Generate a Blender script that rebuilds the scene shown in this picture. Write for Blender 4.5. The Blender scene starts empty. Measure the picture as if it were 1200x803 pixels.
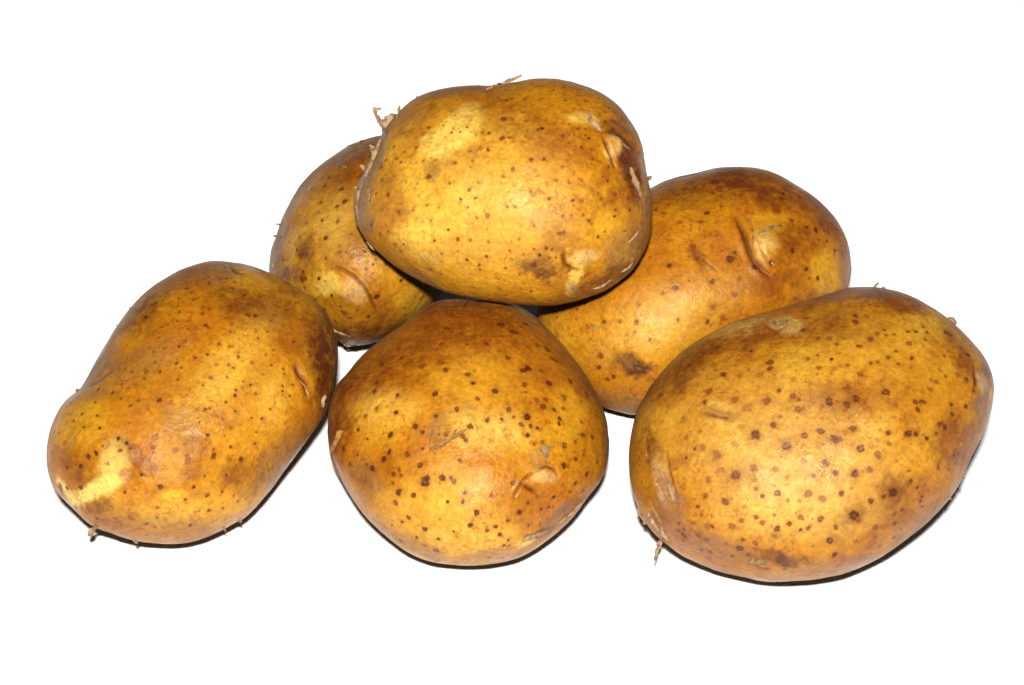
import bpy, math, random
import numpy as np
from mathutils import Vector, Matrix

# ---------------------------------------------------------------- camera, light, exposure
scene = bpy.context.scene
RES = (1200.0, 803.0)
FPX = 3450.0                      # focal length in reference pixels
ELEV = math.radians(42.0)
DIST = 0.75
AIM = np.array([0.0, 0.0, 0.02])
FWD = np.array([0.0, math.cos(ELEV), -math.sin(ELEV)])
RIGHT = np.array([1.0, 0.0, 0.0])
UP = np.array([0.0, math.sin(ELEV), math.cos(ELEV)])
CAM = AIM - FWD * DIST

cam_data = bpy.data.cameras.new('camera')
cam_data.sensor_width = 36.0
cam_data.lens = 36.0 * FPX / RES[0]
cam_data.clip_start = 0.01
cam_data.clip_end = 50.0
cam = bpy.data.objects.new('camera', cam_data)
scene.collection.objects.link(cam)
cam.matrix_world = Matrix(((1, 0, 0, CAM[0]), (0, UP[1], -FWD[1], CAM[1]), (0, UP[2], -FWD[2], CAM[2]), (0, 0, 0, 1)))
scene.camera = cam

world = bpy.data.worlds.new('World')
scene.world = world
world.use_nodes = True
bg = world.node_tree.nodes['Background']
bg.inputs['Color'].default_value = (0.93, 0.96, 1.0, 1)
bg.inputs['Strength'].default_value = 0.035

# the flash of the camera: a small bright window a hand's breadth above the lens
fl = bpy.data.lights.new('camera_flash', 'AREA')
fl.shape = 'RECTANGLE'
fl.size = 0.045
fl.size_y = 0.03
fl.energy = 20.0
fl.color = (1.0, 0.985, 0.96)
flash = bpy.data.objects.new('camera_flash', fl)
scene.collection.objects.link(flash)
FLP = CAM + UP * 0.088 + RIGHT * -0.005 - FWD * 0.12
_d = Vector(AIM - FLP).normalized()
flash.location = Vector(FLP)
flash.rotation_euler = _d.to_track_quat('-Z', 'Y').to_euler()

vs = scene.view_settings
vs.view_transform = 'Standard'
vs.look = 'None'
vs.exposure = 0.0
vs.gamma = 1.0
vs.use_curve_mapping = False
scene.render.engine = 'CYCLES'
scene.cycles.max_bounces = 6
scene.cycles.diffuse_bounces = 1
scene.cycles.use_denoising = True
scene.cycles.denoising_prefilter = 'NONE'

# ---------------------------------------------------------------- potato data (reference-frame units: 46 units = 1 cm)
# outline: profile of each tuber seen from the front; T(ox,oy) lists the lenticels measured tile by tile at 5x
POT = {}
POT['P1'] = dict(
 label='knobbly potato at the far left with a bright yellow patch at its lower end',
 depth=(129.14,129.78), shear=(0.04,0.32), seed=11,
 outline=[(127.6,400),(136,385),(150,366),(162,352),(178,338),(198,325.6),(218,316),(238,310.4),(260,308),(290,312),(316,321),(330,328),(346,337),(364,348),(376,360),(386,374),(391,388),(395,400),(396,412),(396,430),(393,450),(388,470),(380,488),(366,509),(350,531),(330,557),(311,583),(290,606),(276,614),(260,623),(240,632),(220,637.5),(200,639),(180,638),(162,636),(142,631),(130,626),(112,620),(98,610),(86,598),(72,584),(62,570),(56,552),(55,536),(57,516),(63,496),(72,479),(84,466),(96,456),(102,446),(110,430),(119,415)],
 tiles=[
 (50,240,[(845,498,11,1),(735,522,9,.6),(620,545,11,.8),(712,567,9,.9),(585,610,9,1.1),(580,630,9,.9),(600,665,13,1.1),(640,600,14,.9),(662,588,13,1),(540,708,11,.7),(800,632,9,1),(785,685,9,1),(698,720,9,1),(730,703,8,.8),(850,727,9,.7),(890,558,11,.8),(937,638,14,.7),(975,613,13,.6),(935,610,11,.4),(960,708,11,1),(968,722,8,1),(977,465,10,1),(905,473,9,.9),(1045,505,10,.7),(1115,500,10,.6),(1040,540,10,.5),(1128,565,10,.6),(1182,542,11,1.1),(1100,605,13,.8),(1075,668,9,.7),(1110,708,10,.7),(1102,748,10,.8),(1080,445,14,.7),(1125,465,10,.7),(972,432,8,.9),(952,440,7,.8),(840,458,9,.7),(725,475,10,.5),(1075,380,12,.8),(660,500,12,.5),(835,535,9,.5),(680,785,14,.5),(870,522,6,.9),(862,585,9,.6),(1195,655,9,1),(833,795,12,.6),(800,552,9,.7)]),
 (50,400,[(798,33,10,1),(711,48,9,.7),(648,70,7,1),(628,47,7,.8),(660,135,9,1.1),(785,132,12,1),(813,160,8,1.1),(893,97,10,1),(967,77,9,1.1),(1037,20,10,.9),(1090,38,10,.8),(1145,97,10,.9),(1017,143,10,.7),(1090,142,10,.8),(1118,165,8,1),(983,220,14,.7),(1083,218,8,1),(940,262,10,.8),(1175,242,9,.9),(1133,290,8,1),(1168,282,6,.8),(1130,326,11,1.2),(1077,368,9,1),(1040,320,7,.6),(862,283,9,.6),(910,400,13,.7),(957,405,13,1),(978,397,10,.8),(920,478,9,1),(1130,415,8,.9),(1062,458,10,.8),(1103,518,8,.7),(972,555,11,1.1),(962,585,9,.8),(1105,627,9,1.1),(1003,637,9,.9),(1005,680,17,1.1,1),(855,683,16,.7),(853,718,17,.7,1),(775,645,18,.7),(662,567,20,.6),(645,630,14,.9),(645,660,11,.8),(683,353,15,1.2),(755,360,13,.5),(610,187,16,.7),(688,183,12,.9),(595,225,9,.9),(525,188,10,.8),(468,262,10,.7),(415,312,11,1.1),(320,258,9,.9),(330,293,11,1.1),(310,370,8,1),(323,448,9,1.1),(237,440,10,1.3),(158,437,8,1.1),(190,483,9,1.2),(145,393,7,1),(248,515,10,1.2),(340,518,10,1.3),(75,540,9,1.2),(102,550,7,1),(447,580,13,1.4),(493,605,12,1.4),(513,635,9,1.5),(455,650,13,1),(322,665,15,1.5),(275,682,14,1.4),(228,740,15,1.3),(153,747,12,1),(357,627,7,.9),(388,728,5,.7),(565,357,13,.8),(463,348,10,.7),(517,385,10,.8),(618,407,9,.7),(685,470,9,.4),(720,528,12,.5),(830,605,9,.5),(580,790,11,1.4),(950,797,10,1),(1077,792,10,1.1),(487,172,10,.8),(790,228,9,.9),(508,282,8,.8),(545,262,9,.4),(1165,700,16,1.1),(138,600,14,.4),(1165,500,9,.4),(1110,40,8,.7)]),
 (50,540,[(147,167,13,1.3),(227,165,14,1.4),(483,193,9,1),(690,165,18,1.4),(887,163,11,1.1),(965,212,14,.9),(840,237,13,.9),(1050,187,9,1.1),(1120,210,7,1),(1143,245,8,.9),(1058,287,9,1),(973,300,12,1),(918,302,8,.7),(865,385,11,1.1),(675,282,11,.8),(673,338,11,.8),(613,375,12,.9),(320,343,13,1.3),(195,283,13,1.1),(658,395,9,.5),(720,353,8,.5),(505,328,9,.5),(600,440,14,.3),(1190,228,8,.9),(110,180,14,.8)]),
 (290,240,[(235,622,12,.8),(280,585,9,.8),(190,512,10,.7),(262,513,7,.6),(45,657,13,1),(10,662,9,1),(137,692,9,.9),(115,750,7,1),(155,660,9,.5),(52,752,7,.8),(420,743,10,.9),(345,640,14,.6),(412,790,8,.9),(63,793,6,.9),(85,603,9,.6),(97,540,8,.7),(252,735,9,.5),(20,590,12,.4),(360,750,9,.5)]),
 (290,400,[(270,15,8,.9),(392,5,9,.8),(362,70,8,1.1),(372,92,8,1.1),(140,147,7,.9),(92,200,9,.6),(210,172,9,.9),(218,200,9,.7),(267,262,9,.9),(205,268,8,1),(205,298,6,1),(207,322,6,1),(245,328,10,.8),(18,263,11,1),(50,317,9,1),(160,373,7,.7),(130,405,7,1.1),(28,457,9,.9),(82,458,9,.9),(222,488,8,.6),(53,540,7,1),(45,607,11,.9,1),(170,630,7,.8),(240,632,7,.7),(125,763,10,.9),(325,516,9,.7),(320,553,9,.6),(148,62,7,.8),(108,90,8,.6),(30,130,9,.7),(60,740,9,.5),(65,700,12,.6)])],
 # patches: x, y, rx, ry, angle (degrees, clockwise), pigment, strength, softness; rim browns and pale middles also paint in light falloff
 patches=[(274,428,72,26,-52,'Y',.6,.5),(95,500,34,28,-30,'Y',.6,.5),(330,462,24,34,-10,'Y',.5,.5),(366,437,10,30,-15,'Y',.5,.4),
  (300,500,40,25,-50,'Y',.35,.6),(205,580,15,9,0,'Y',.9,.25),(240,592,60,16,-10,'Y',.4,.6),
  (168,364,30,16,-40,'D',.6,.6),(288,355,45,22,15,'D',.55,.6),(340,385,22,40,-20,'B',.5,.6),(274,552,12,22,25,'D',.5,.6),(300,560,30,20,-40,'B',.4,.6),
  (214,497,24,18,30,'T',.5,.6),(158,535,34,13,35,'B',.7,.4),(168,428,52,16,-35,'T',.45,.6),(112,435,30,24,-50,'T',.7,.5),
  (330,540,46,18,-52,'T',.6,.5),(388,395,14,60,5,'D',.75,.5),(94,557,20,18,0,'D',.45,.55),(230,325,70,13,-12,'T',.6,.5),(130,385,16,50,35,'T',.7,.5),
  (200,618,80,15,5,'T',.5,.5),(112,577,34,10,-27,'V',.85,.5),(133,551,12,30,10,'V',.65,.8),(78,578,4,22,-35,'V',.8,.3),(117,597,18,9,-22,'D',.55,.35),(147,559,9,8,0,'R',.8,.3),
  (258,490,30,12,20,'B',.35,.6),(200,455,50,20,-20,'B',.3,.7),(380,430,18,72,-8,'D',.8,.6),(272,430,70,22,-52,'P',.2,.7),(315,470,20,30,0,'P',.25,.7),(205,600,70,18,8,'P',.2,.7)],  # last ones: stained right rim and pale middles, deepening the painted falloff
 bumps=[(150,557,13,-3.5),(135,548,26,3),(345,445,12,-3),(366,440,16,2.5),(215,497,30,-1.5),(275,318,9,-1.5),(90,520,40,2)],
 grooves=[([(343,424),(350,438),(358,452),(363,470)],3.0,-4.0,'D',.8),([(98,456),(112,450),(128,438),(136,428)],2.2,-2.2,'T',.7),([(268,313),(276,320),(288,324)],1.6,-1.5,'D',.6),([(70,568),(73,580)],1.6,-1.2,'D',.9)],
 eyes=[(147,559,11,9,0)],
 flakes=[([(364,349,2),(353,341,3),(343,336,2),(331,327,2)],3.0,0),([(378,478,1),(378,470,3),(381,463,5)],5.5,0),([(349,444,0),(356,451,2),(360,459,2),(362,468,1)],2.6,1),
  ([(90,458,2),(99,453,1),(112,449,1),(127,437,0)],1.6,2),([(153,363,0),(151,360,2)],2.5,1),([(138,383,0),(136,381,2)],2.5,1),([(93,457,0),(88,458,3)],4,2),
  ([(113,617,0),(107,623,3),(103,628,5)],7,0),([(157,633,0),(161,637,3)],4,0),([(282,608,0),(281,613,2)],4,0),([(262,619,0),(265,624,2)],2.5,0),([(140,424,0),(143,421,1)],2.5,0)])
POT['P2'] = dict(
 label='potato at the back left, half hidden behind the topmost one',
 depth=(141.36,139.52), shear=(-0.01,0.3), seed=22,
 outline=[(338,241),(350,220),(362,206),(380,190),(402,175),(412,169),(430,163),(446,159),(466,160),(484,170),(500,190),(511,220),(517,255),(519,290),(519,315),(517,336),(510,352),(494,370),(467,389),(440,401),(415,405),(400,401),(386,394),(366,380),(348,366),(331,350),(320,335),(316,322),(315.5,310),(318,292),(324,276),(330,258)],
 tiles=[(290,240,[(520,5,14,.9),(430,88,12,1),(525,93,15,.8),(333,103,8,1),(410,37,12,.5),(452,188,17,1),(360,178,10,.7),(295,187,9,.9),(235,210,7,1),(278,260,11,1.1),(202,322,9,1),(455,315,10,.8),(578,278,9,.8),(605,168,9,.6),(685,272,9,1.2),(697,378,8,1.1),(742,350,8,1),(742,402,8,.8),(418,433,12,1.3),(498,528,10,1.3),(407,500,8,.7),(320,395,12,1),(335,433,9,1),(313,448,14,.9),(570,630,22,.8),(602,665,10,.8),(550,597,10,.7),(490,590,10,.6),(645,615,9,.8),(712,657,10,1),(757,540,16,1.2),(685,725,12,.9),(770,728,14,1),(835,707,10,1.1),(923,650,13,1.2),(917,608,9,1.2),(920,683,9,1),(1035,537,8,1.2),(905,445,12,1.1),(815,345,12,.8),(755,320,10,.8),(675,350,7,.8),(870,525,14,.4),(515,683,16,.8),(600,720,10,.8),(575,733,9,.9),(1018,558,7,1),(398,558,14,.9),(335,490,12,.8),(450,615,12,.9),(535,278,9,.6),(540,240,14,.4)]),
 (290,80,[(475,640,12,.9),(447,687,14,1),(548,700,15,1.1),(572,772,18,1.2),(422,783,10,1),(620,487,10,.6),(550,572,18,.5),(515,575,12,.4),(370,620,12,.4)])],
 patches=[(380,245,34,40,20,'Y',.45,.6),(490,352,30,18,-35,'Y',.7,.4),(452,315,20,30,-30,'Y',.35,.6),(382,332,22,17,20,'Y',.85,.35),(345,280,10,28,15,'Y',.5,.5),
  (357,290,9,18,0,'D',.75,.45),(342,320,20,12,10,'D',.6,.5),(420,388,50,12,-5,'D',.6,.5),(410,178,40,9,-25,'T',.7,.5),(345,230,12,40,35,'T',.5,.6),(420,203,16,7,-20,'B',.75,.5),(442,176,12,12,0,'D',.6,.5),(395,215,30,12,-20,'B',.4,.6),
  (400,290,40,20,0,'B',.3,.6),(430,360,30,25,0,'B',.35,.6),(320,310,5,40,5,'T',.5,.5),(416,340,12,14,-30,'E',.65,.35),(388,332,14,14,0,'P',.6,.4),(430,225,40,40,-20,'B',.35,.7),(390,265,26,40,20,'P',.3,.7),(470,310,30,40,-30,'Y',.4,.6)],
 bumps=[(405,338,19,4.5),(395,335,30,2.5),(440,370,25,-1.5)],
 grooves=[([(382,315),(392,313),(402,316),(414,323),(425,334),(433,347),(440,362),(444,378)],1.7,-2.6,'D',.65)],
 eyes=[(416,339,18,14,35)],
 flakes=[([(331,265,0),(327,263,2),(323,263,3)],2.4,0),([(328,278,0),(323,277,2),(320,276,3)],2.6,0),([(406,172,1),(415,170,2),(424,166,3),(432,163,1)],3,2),([(398,193,1),(402,195,3),(406,196,1)],4,0),([(364,217,1),(362,222,2)],3,0),
  ([(386,382,1),(392,388,3),(400,391,3),(411,395,1)],2.2,0),([(400,400,1),(406,406,3),(414,405,3),(422,400,1)],2.4,0),([(320,306,1),(320,316,1)],1.8,0)])
POT['P3'] = dict(
 label='plump potato lying on top of the pile with ragged skin shreds at its edges',
 depth=(115.34,117.97), shear=(-0.08,0.12), seed=33,
 outline=[(530,102),(510,106),(490,113),(476,123),(465,134),(457,143),(450,153),(443,168),(436,185),(428,201),(420,218),(416,232),(416,246),(419,264),(430,283),(446,298),(466,314),(490,328),(510,337),(530,345),(560,351),(590,355),(620,358),(648,358),(670,354),(690,348),(710,340),(726,329),(740,318),(751,302),(759,284),(763,262),(763,240),(761,220),(758,204),(754,180),(748,158),(736,138),(722,123),(704,110),(686,102),(666,95.5),(646,92.3),(626,92.3),(610,95),(590,98.5),(570,100),(550,100)],
 tiles=[(290,80,[(1062,345,12,.7),(915,378,9,.9),(862,463,9,.9),(990,463,10,.8),(922,492,8,1),(878,532,9,1.1),(900,552,8,1.1),(818,540,9,1.1),(1030,542,11,.7),(1060,640,18,.9),(790,583,9,.9),(790,660,14,.6),(828,740,14,.8),(755,740,9,.8),(1148,333,6,.9),(1195,375,8,1),(1100,540,7,.7),(1075,210,8,.5),(998,680,7,.7),(1190,675,9,.8),(720,775,8,.9)]),
 (530,80,[(298,293,18,.9),(350,297,8,.8),(435,307,9,.7),(500,357,9,1),(527,352,13,1.3),(212,378,11,1),(85,343,7,1),(44,375,7,1),(176,370,8,.8),(337,408,9,.9),(293,413,16,.9),(430,403,9,.7),(650,395,8,1),(715,385,6,.9),(738,352,9,.9),(785,355,6,.9),(800,410,9,1.1),(780,395,6,.9),(757,463,9,1),(690,437,8,.7),(600,323,8,.8),(210,475,11,1),(108,487,9,.8),(117,545,8,1),(108,580,9,.7),(20,555,10,.8),(465,535,13,.9),(540,533,13,.9),(358,593,14,.8),(300,637,12,.6),(645,578,9,.8),(607,658,12,.7),(687,668,12,.8),(760,662,8,.7),(157,672,13,.6),(100,712,12,.8),(50,767,9,1.1),(138,762,10,.9),(460,723,14,.8),(572,763,13,1),(707,775,10,1.1),(755,772,14,.7),(873,762,11,.7),(955,738,12,.8),(820,705,7,.7),(853,735,7,.7),(908,660,10,.9),(880,637,7,.9),(915,582,10,.9),(820,533,12,.7),(817,475,10,.6),(898,312,9,1.1),(947,312,8,1),(937,355,9,1.1),(915,233,8,1),(945,255,8,.9),(853,203,7,.7),(782,192,9,.9),(740,163,7,.8),(660,185,7,.9),(585,218,7,.8),(515,185,9,.7),(417,255,7,.7),(425,178,9,.8),(350,180,9,.9),(318,188,13,1),(312,130,9,.8),(205,135,9,.8),(595,127,8,.9),(597,100,7,.9),(655,150,7,.7),(223,228,7,.5),(147,190,6,.7),(473,745,14,.5),(1020,760,10,.7),(995,295,14,.6),(165,470,14,.5),(650,110,16,.6)]),
 (530,240,[(92,15,9,.9),(322,15,11,.9),(370,12,9,.8),(205,65,18,.7,1),(142,75,10,.7),(478,127,12,.4),(390,200,11,.6),(215,213,12,.6),(107,208,10,.7),(33,197,13,.9),(340,267,9,.8),(480,255,9,1),(550,252,14,1.1),(583,260,7,1),(510,292,11,1.2),(567,310,7,1.2),(607,305,6,.9),(203,298,11,.9),(90,323,11,1),(158,350,8,1.1),(160,378,8,.9),(315,370,10,.9),(345,315,8,.6),(650,65,9,.8),(697,65,12,.6),(770,58,10,.8),(795,92,12,1),(815,112,9,.7),(465,100,12,.5),(568,158,7,.6),(628,165,16,.8),(650,165,9,.8),(855,188,10,1),(893,157,7,.9),(948,67,6,1.2),(955,32,6,1),(1037,32,8,1.1),(1013,152,6,1.1),(995,152,6,.8),(738,200,12,.4),(500,415,18,.8),(480,350,18,.9),(600,410,18,.5),(683,385,10,.8),(463,503,9,.9),(255,528,9,.8),(130,488,8,.7),(320,530,8,.6),(350,575,8,.6),(470,550,8,.5),(560,455,9,.6),(720,490,8,.7),(780,410,10,.8),(418,285,10,.6),(40,345,8,.4)]),
 (290,240,[(727,118,12,1),(780,168,12,.7),(832,157,12,.6),(892,45,12,.8),(1055,0,9,.7),(1180,148,9,1.1),(1097,207,9,1),(920,230,8,.9),(1075,92,6,.7),(1075,380,12,.8),(960,380,7,.6),(870,235,18,.5),(1003,225,9,.4),(1140,285,10,.6),(1035,100,6,.5),(895,265,12,.5)])],
 patches=[(540,143,28,15,-25,'P',.75,.3),(523,168,34,17,-15,'P',.7,.3),(486,212,18,26,0,'Y',.8,.4),(512,235,34,20,10,'Y',.6,.5),(486,278,26,20,10,'Y',.8,.45),(580,235,80,40,5,'Y',.25,.7),
  (673,328,9,22,10,'P',.75,.3),(710,262,12,14,0,'Y',.6,.4),(684,137,20,8,10,'P',.4,.5),(560,315,60,20,8,'Y',.4,.6),
  (508,203,9,13,20,'B',.75,.5),(605,140,60,22,8,'B',.45,.6),(650,165,50,22,20,'B',.5,.6),(632,313,22,15,15,'D',.75,.45),(655,282,20,16,0,'B',.7,.5),(640,255,40,14,0,'B',.35,.6),
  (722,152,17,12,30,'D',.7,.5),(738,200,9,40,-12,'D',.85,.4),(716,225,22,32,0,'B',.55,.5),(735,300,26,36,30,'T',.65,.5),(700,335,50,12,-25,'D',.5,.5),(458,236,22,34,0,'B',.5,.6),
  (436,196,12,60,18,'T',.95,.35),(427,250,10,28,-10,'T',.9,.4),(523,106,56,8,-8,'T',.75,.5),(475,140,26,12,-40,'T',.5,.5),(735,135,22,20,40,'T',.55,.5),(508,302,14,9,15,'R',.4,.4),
  (760,250,6,50,0,'T',.6,.4),(470,295,40,14,35,'B',.4,.5),(560,120,60,10,0,'B',.35,.5),(683,300,15,8,-10,'E',.8,.6),(668,304,6,6,0,'E',.5,.5),(719,172,9,13,-10,'E',.55,.4),(711,180,4,8,-20,'P',.6,.4),(545,230,90,70,0,'P',.28,.8),(600,260,80,50,0,'P',.15,.8),(748,230,14,60,-8,'D',.4,.6),(495,280,30,30,20,'P',.3,.6)],  # closing pale ovals paint a brighter middle, the dark strip a darker edge
 bumps=[(678,302,13,5),(664,296,8,2),(722,170,15,5),(712,185,10,1.5),(571,99,10,-.6),(745,225,16,3),(735,205,10,-3)],
 grooves=[([(662,290),(659,300),(662,310),(670,315),(682,318)],2.0,-3.5,'D',.75),([(706,156),(709,166),(713,178),(718,190),(722,200)],1.7,-3.0,'D',.8),([(716,153),(728,160),(740,172),(744,178)],3,-2.5,'D',.8),([(737,190),(741,205),(747,225),(753,240)],3.2,-3,'D',.6)],
 eyes=[(679,302,17,11,15),(722,171,12,15,-10)],
 flakes=[([(570,105,0),(580,101,2),(590,98,3),(601,93,5),(612,88,6)],4.6,0),([(458,160,0),(450,150,2),(444,141,6),(440,132,9),(438,126,9)],6,0),([(439,127,8),(443,128,9),(447,127,9)],3,0),([(452,158,1),(451,147,4),(455,140,4),(462,135,2)],11,0),([(450,146,3),(458,137,4),(466,137,1)],8,0),
  ([(439,182,1),(436,177,3),(436,173,5)],5,0),([(438,202,0),(430,199,4),(422,194,7)],4.2,0),([(467,132,0),(468,124,3)],4.5,0),([(437,207,.5),(430,203,3),(425,204,5)],2.6,0),([(424,222,.4),(418,219,3),(414,220,5)],2.6,0),([(446,178,.5),(438,174,3),(433,170,6)],3,0),([(431,212,.4),(434,226,1.4),(432,240,.5)],5,0),([(447,164,.6),(441,181,1.6),(434,197,2),(428,209,.8)],8,0),([(426,214,.5),(421,228,1.2),(419,244,1.2),(421,258,.5)],6,2),([(488,114,0),(489,112,2)],2,0),
  ([(685,131,1),(691,139,3),(698,146,2),(704,154,0)],5.5,0),([(725,168,1),(732,171,4),(738,175,2)],4,0),([(739,196,1),(743,209,4),(748,224,4),(755,239,1)],6,2),([(757,211,0),(764,207,3)],4,2),
  ([(751,267,1),(744,277,3),(736,285,1)],2.6,0),([(741,308,1),(737,314,3),(728,319,1)],2.6,0),([(716,328,1),(707,335,3),(699,338,2),(692,339,0)],2.4,0),([(745,287,1),(741,298,1.5),(741,308,1)],1.6,2),  # pale peel slivers that double as light-reflex lines along the lower edge
  ([(419,258,0),(417,259,2)],3,0),([(430,283,0),(435,290,2),(439,294,1)],2,0),([(492,296,1),(499,305,1.5)],1.5,0),([(664,331,1),(674,338,2),(677,340,1)],2,0)])
POT['P4'] = dict(
 label='round speckled potato in front centre with a torn curl of skin in its middle',
 depth=(138.24,122.95), shear=(-0.03,0.38), seed=44,
 outline=[(530,349),(510,352),(490,364),(470,380),(450,394),(438,403),(422,417),(410,432),(400,444),(392,457),(387,476),(385.5,496),(386,514),(389,532),(396,549),(401,559),(410,578),(422,596),(438,614),(456,630),(478,646),(502,656),(526,660),(550,661.4),(580,659),(607,652.5),(628,641.5),(646,628.5),(663,613.5),(677,598),(688,582),(698,570),(707,556),(711,540),(712.5,520),(711,500),(708,486),(702,470),(690,444),(678,426),(666,412),(654,399),(642,386),(630,374),(616,363),(604,356),(585,351),(560,348.5)],
 tiles=[(530,400,[(85,12,12,.9),(200,5,12,.9),(325,85,16,.9),(90,182,15,.9),(133,165,9,.6),(125,237,11,1.1),(250,278,17,1.1),(148,320,14,.9),(425,160,16,1),(445,147,20,1.2),(408,165,14,1),(518,165,14,.7),(425,242,17,.9),(435,283,9,.8),(570,238,20,1.1,1),(690,230,16,1.1),(555,40,20,1,1),(500,12,16,.8),(582,95,12,.7),(608,112,13,.8),(495,330,16,.8,1),(553,332,16,.8,1),(537,370,18,.9,1),(600,392,13,1),(660,320,18,.8,1),(660,382,11,.8),(635,440,13,1.2),(628,472,13,1.1),(446,430,22,1.4),(335,387,16,.9),(362,428,13,.8),(292,440,12,.9),(208,450,14,1),(105,487,16,1),(410,472,14,.9),(462,485,12,1),(503,495,11,1.1),(447,541,14,1.2),(60,545,15,.9),(80,570,13,1),(530,580,14,.8,1),(487,590,11,.8),(665,602,18,.9,1),(725,580,13,.8),(770,537,16,.9),(823,550,14,1),(785,303,15,.9),(840,405,9,.9),(763,465,10,.8),(778,655,10,.8),(730,683,14,1),(658,720,16,1.2),(680,722,14,.6),(852,700,12,.9),(790,775,12,1),(42,682,13,.9),(132,622,14,.5),(105,718,12,.5),(28,385,15,1),(755,343,7,.7),(878,610,5,1)]),
 (290,400,[(880,38,18,.8),(908,90,17,.9),(785,133,18,.9),(822,58,14,.4),(700,103,14,.8),(763,242,16,1),(748,292,16,1),(882,312,14,1.1),(1022,140,20,.7),(1135,120,18,.8),(1160,160,16,1),(1098,300,17,1.2),(1128,322,6,.7),(612,265,11,1),(763,390,14,.8),(693,430,14,.8),(873,412,13,1.2),(1102,430,12,1),(985,490,17,1.1),(1022,527,14,1.1),(843,545,18,1.2),(708,568,8,1.2),(650,513,12,1),(1120,533,7,.9),(1166,540,9,.9),(1028,620,10,.9),(835,640,15,1.1),(803,682,15,1.2),(937,662,14,.9),(653,657,9,1),(703,713,8,1),(735,738,17,1.2),(1012,718,15,1.1),(890,740,12,.8,1),(905,780,9,.9),(857,770,15,1),(605,712,15,.8),(555,740,9,.9),(570,625,15,1),(1138,792,16,1.1),(1045,795,20,1.1),(1140,5,14,.8),(620,170,12,.5),(832,155,12,.5),(1050,190,14,.4)]),
 (370,540,[(640,115,24,1.2),(740,95,17,1.1),(790,90,12,.9),(808,113,14,.9),(487,178,20,1.1),(468,240,16,1,1),(572,198,14,1.1),(453,120,9,.9),(872,182,12,1),(770,235,9,1.2),(857,235,11,1.2),(943,300,17,1.3),(908,370,16,1.2,1),(1030,197,15,.8),(1158,125,15,.9),(540,322,14,.9),(505,350,11,1),(638,395,14,1.1),(588,443,11,1),(718,450,11,1),(808,405,9,1),(448,370,8,.9),(1055,380,13,1.1),(1080,423,14,1.1),(1003,400,12,.9),(1127,343,10,1),(1128,457,10,1),(1105,487,9,1),(635,488,12,.8),(705,520,15,.9),(495,460,14,.9),(405,382,9,.8),(337,330,14,.7),(1095,560,14,.8),(1018,555,10,.7),(820,588,10,.7),(938,478,12,.3),(228,185,10,.9),(1195,295,13,1.1),(940,583,12,.5)]),
 (560,540,[(295,243,12,.9),(243,297,13,1),(372,273,11,1.1),(417,266,9,1.1),(447,206,11,1.2),(577,123,11,1.1),(545,175,7,1),(350,205,10,.6),(300,375,8,.9),(370,368,8,.9),(640,70,12,1),(615,165,14,.8),(505,290,12,.8),(178,488,9,1),(153,487,9,1),(235,540,9,.8)]),
 (530,240,[(283,687,20,1),(362,733,20,1,1),(240,635,18,.5),(215,595,18,.5),(428,690,18,1.1),(170,648,12,.7),(148,582,10,.7)]),
 (290,240,[(1090,615,18,.7,1),(1045,708,18,.8,1),(1168,710,18,.9,1),(1195,635,14,.7)])],
 patches=[(448,491,44,28,0,'Y',.6,.6),(572,504,44,22,8,'P',.4,.55),(666,487,18,32,5,'Y',.65,.5),(522,590,70,40,0,'Y',.45,.6),(553,632,70,18,0,'P',.3,.5),(560,445,60,30,0,'Y',.3,.6),
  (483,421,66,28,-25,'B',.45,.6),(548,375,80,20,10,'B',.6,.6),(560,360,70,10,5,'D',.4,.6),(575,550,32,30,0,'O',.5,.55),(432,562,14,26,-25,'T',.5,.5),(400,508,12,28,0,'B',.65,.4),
  (655,607,44,9,-42,'T',.85,.45),(514,498,13,20,15,'T',.45,.3),(634,538,12,14,-20,'T',.6,.3),(675,440,14,40,-35,'B',.55,.5),(404,470,16,60,10,'B',.45,.5),(480,636,60,9,28,'T',.6,.5),(600,590,40,25,-20,'B',.35,.6),(585,650,50,8,-8,'T',.5,.5),(620,632,13,5,-25,'P',.8,.3),(640,556,13,8,-5,'E',.75,.6),(560,385,100,34,0,'B',.5,.6),(425,440,26,50,35,'B',.55,.6),(398,480,8,50,5,'D',.35,.6),(690,450,12,50,-28,'D',.35,.6),(566,500,44,24,5,'P',.35,.7),(452,478,36,22,0,'P',.3,.7),(520,600,70,30,5,'P',.25,.7)],  # last browns: stained top and shoulders with shade painted in, pale middles
 bumps=[(638,556,13,5),(628,553,8,2),(400,515,14,2.5),(575,548,26,1.5)],
 grooves=[([(602,583),(607,571),(613,562),(620,555),(629,549)],1.5,-2.5,'D',.6),([(614,566),(620,571),(628,575)],2.6,-2.5,'D',.8),([(629,549),(640,545),(650,548),(655,557)],1.4,-2.2,'D',.6),([(543,360),(546,354),(550,350)],1.4,-.8,'D',.7),([(611,635),(618,628),(632,624)],1.6,-2,'D',.6)],
 eyes=[(638,556,15,10,0)],
 flakes=[([(514,486,.5),(508,500,1.5),(504,514,1.5),(503,527,1)],2.0,1),([(503,527,1),(512,523,4),(524,516,5),(536,509,4),(546,503,1)],4.8,1),([(510,532,1),(507,528,2)],1.5,1),
  ([(402,505,0),(398,514,3),(393,523,5),(387,532,8)],11,1),([(636,523,.5),(641,530,3),(640,536,1)],9,2),([(635,524,1),(650,523.5,1.5)],1.4,2),([(612,634,1),(622,630,4),(634,626,3),(648,619,1)],5,0),
  ([(503,656,0),(510,657,2),(518,657,1)],3,0),([(686,582,0),(678,592,3),(668,603,3),(655,613,1)],4,0),([(396,545,0),(394,548,2)],2,0),([(531,508,1),(535,503,3)],3,2)])
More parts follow.
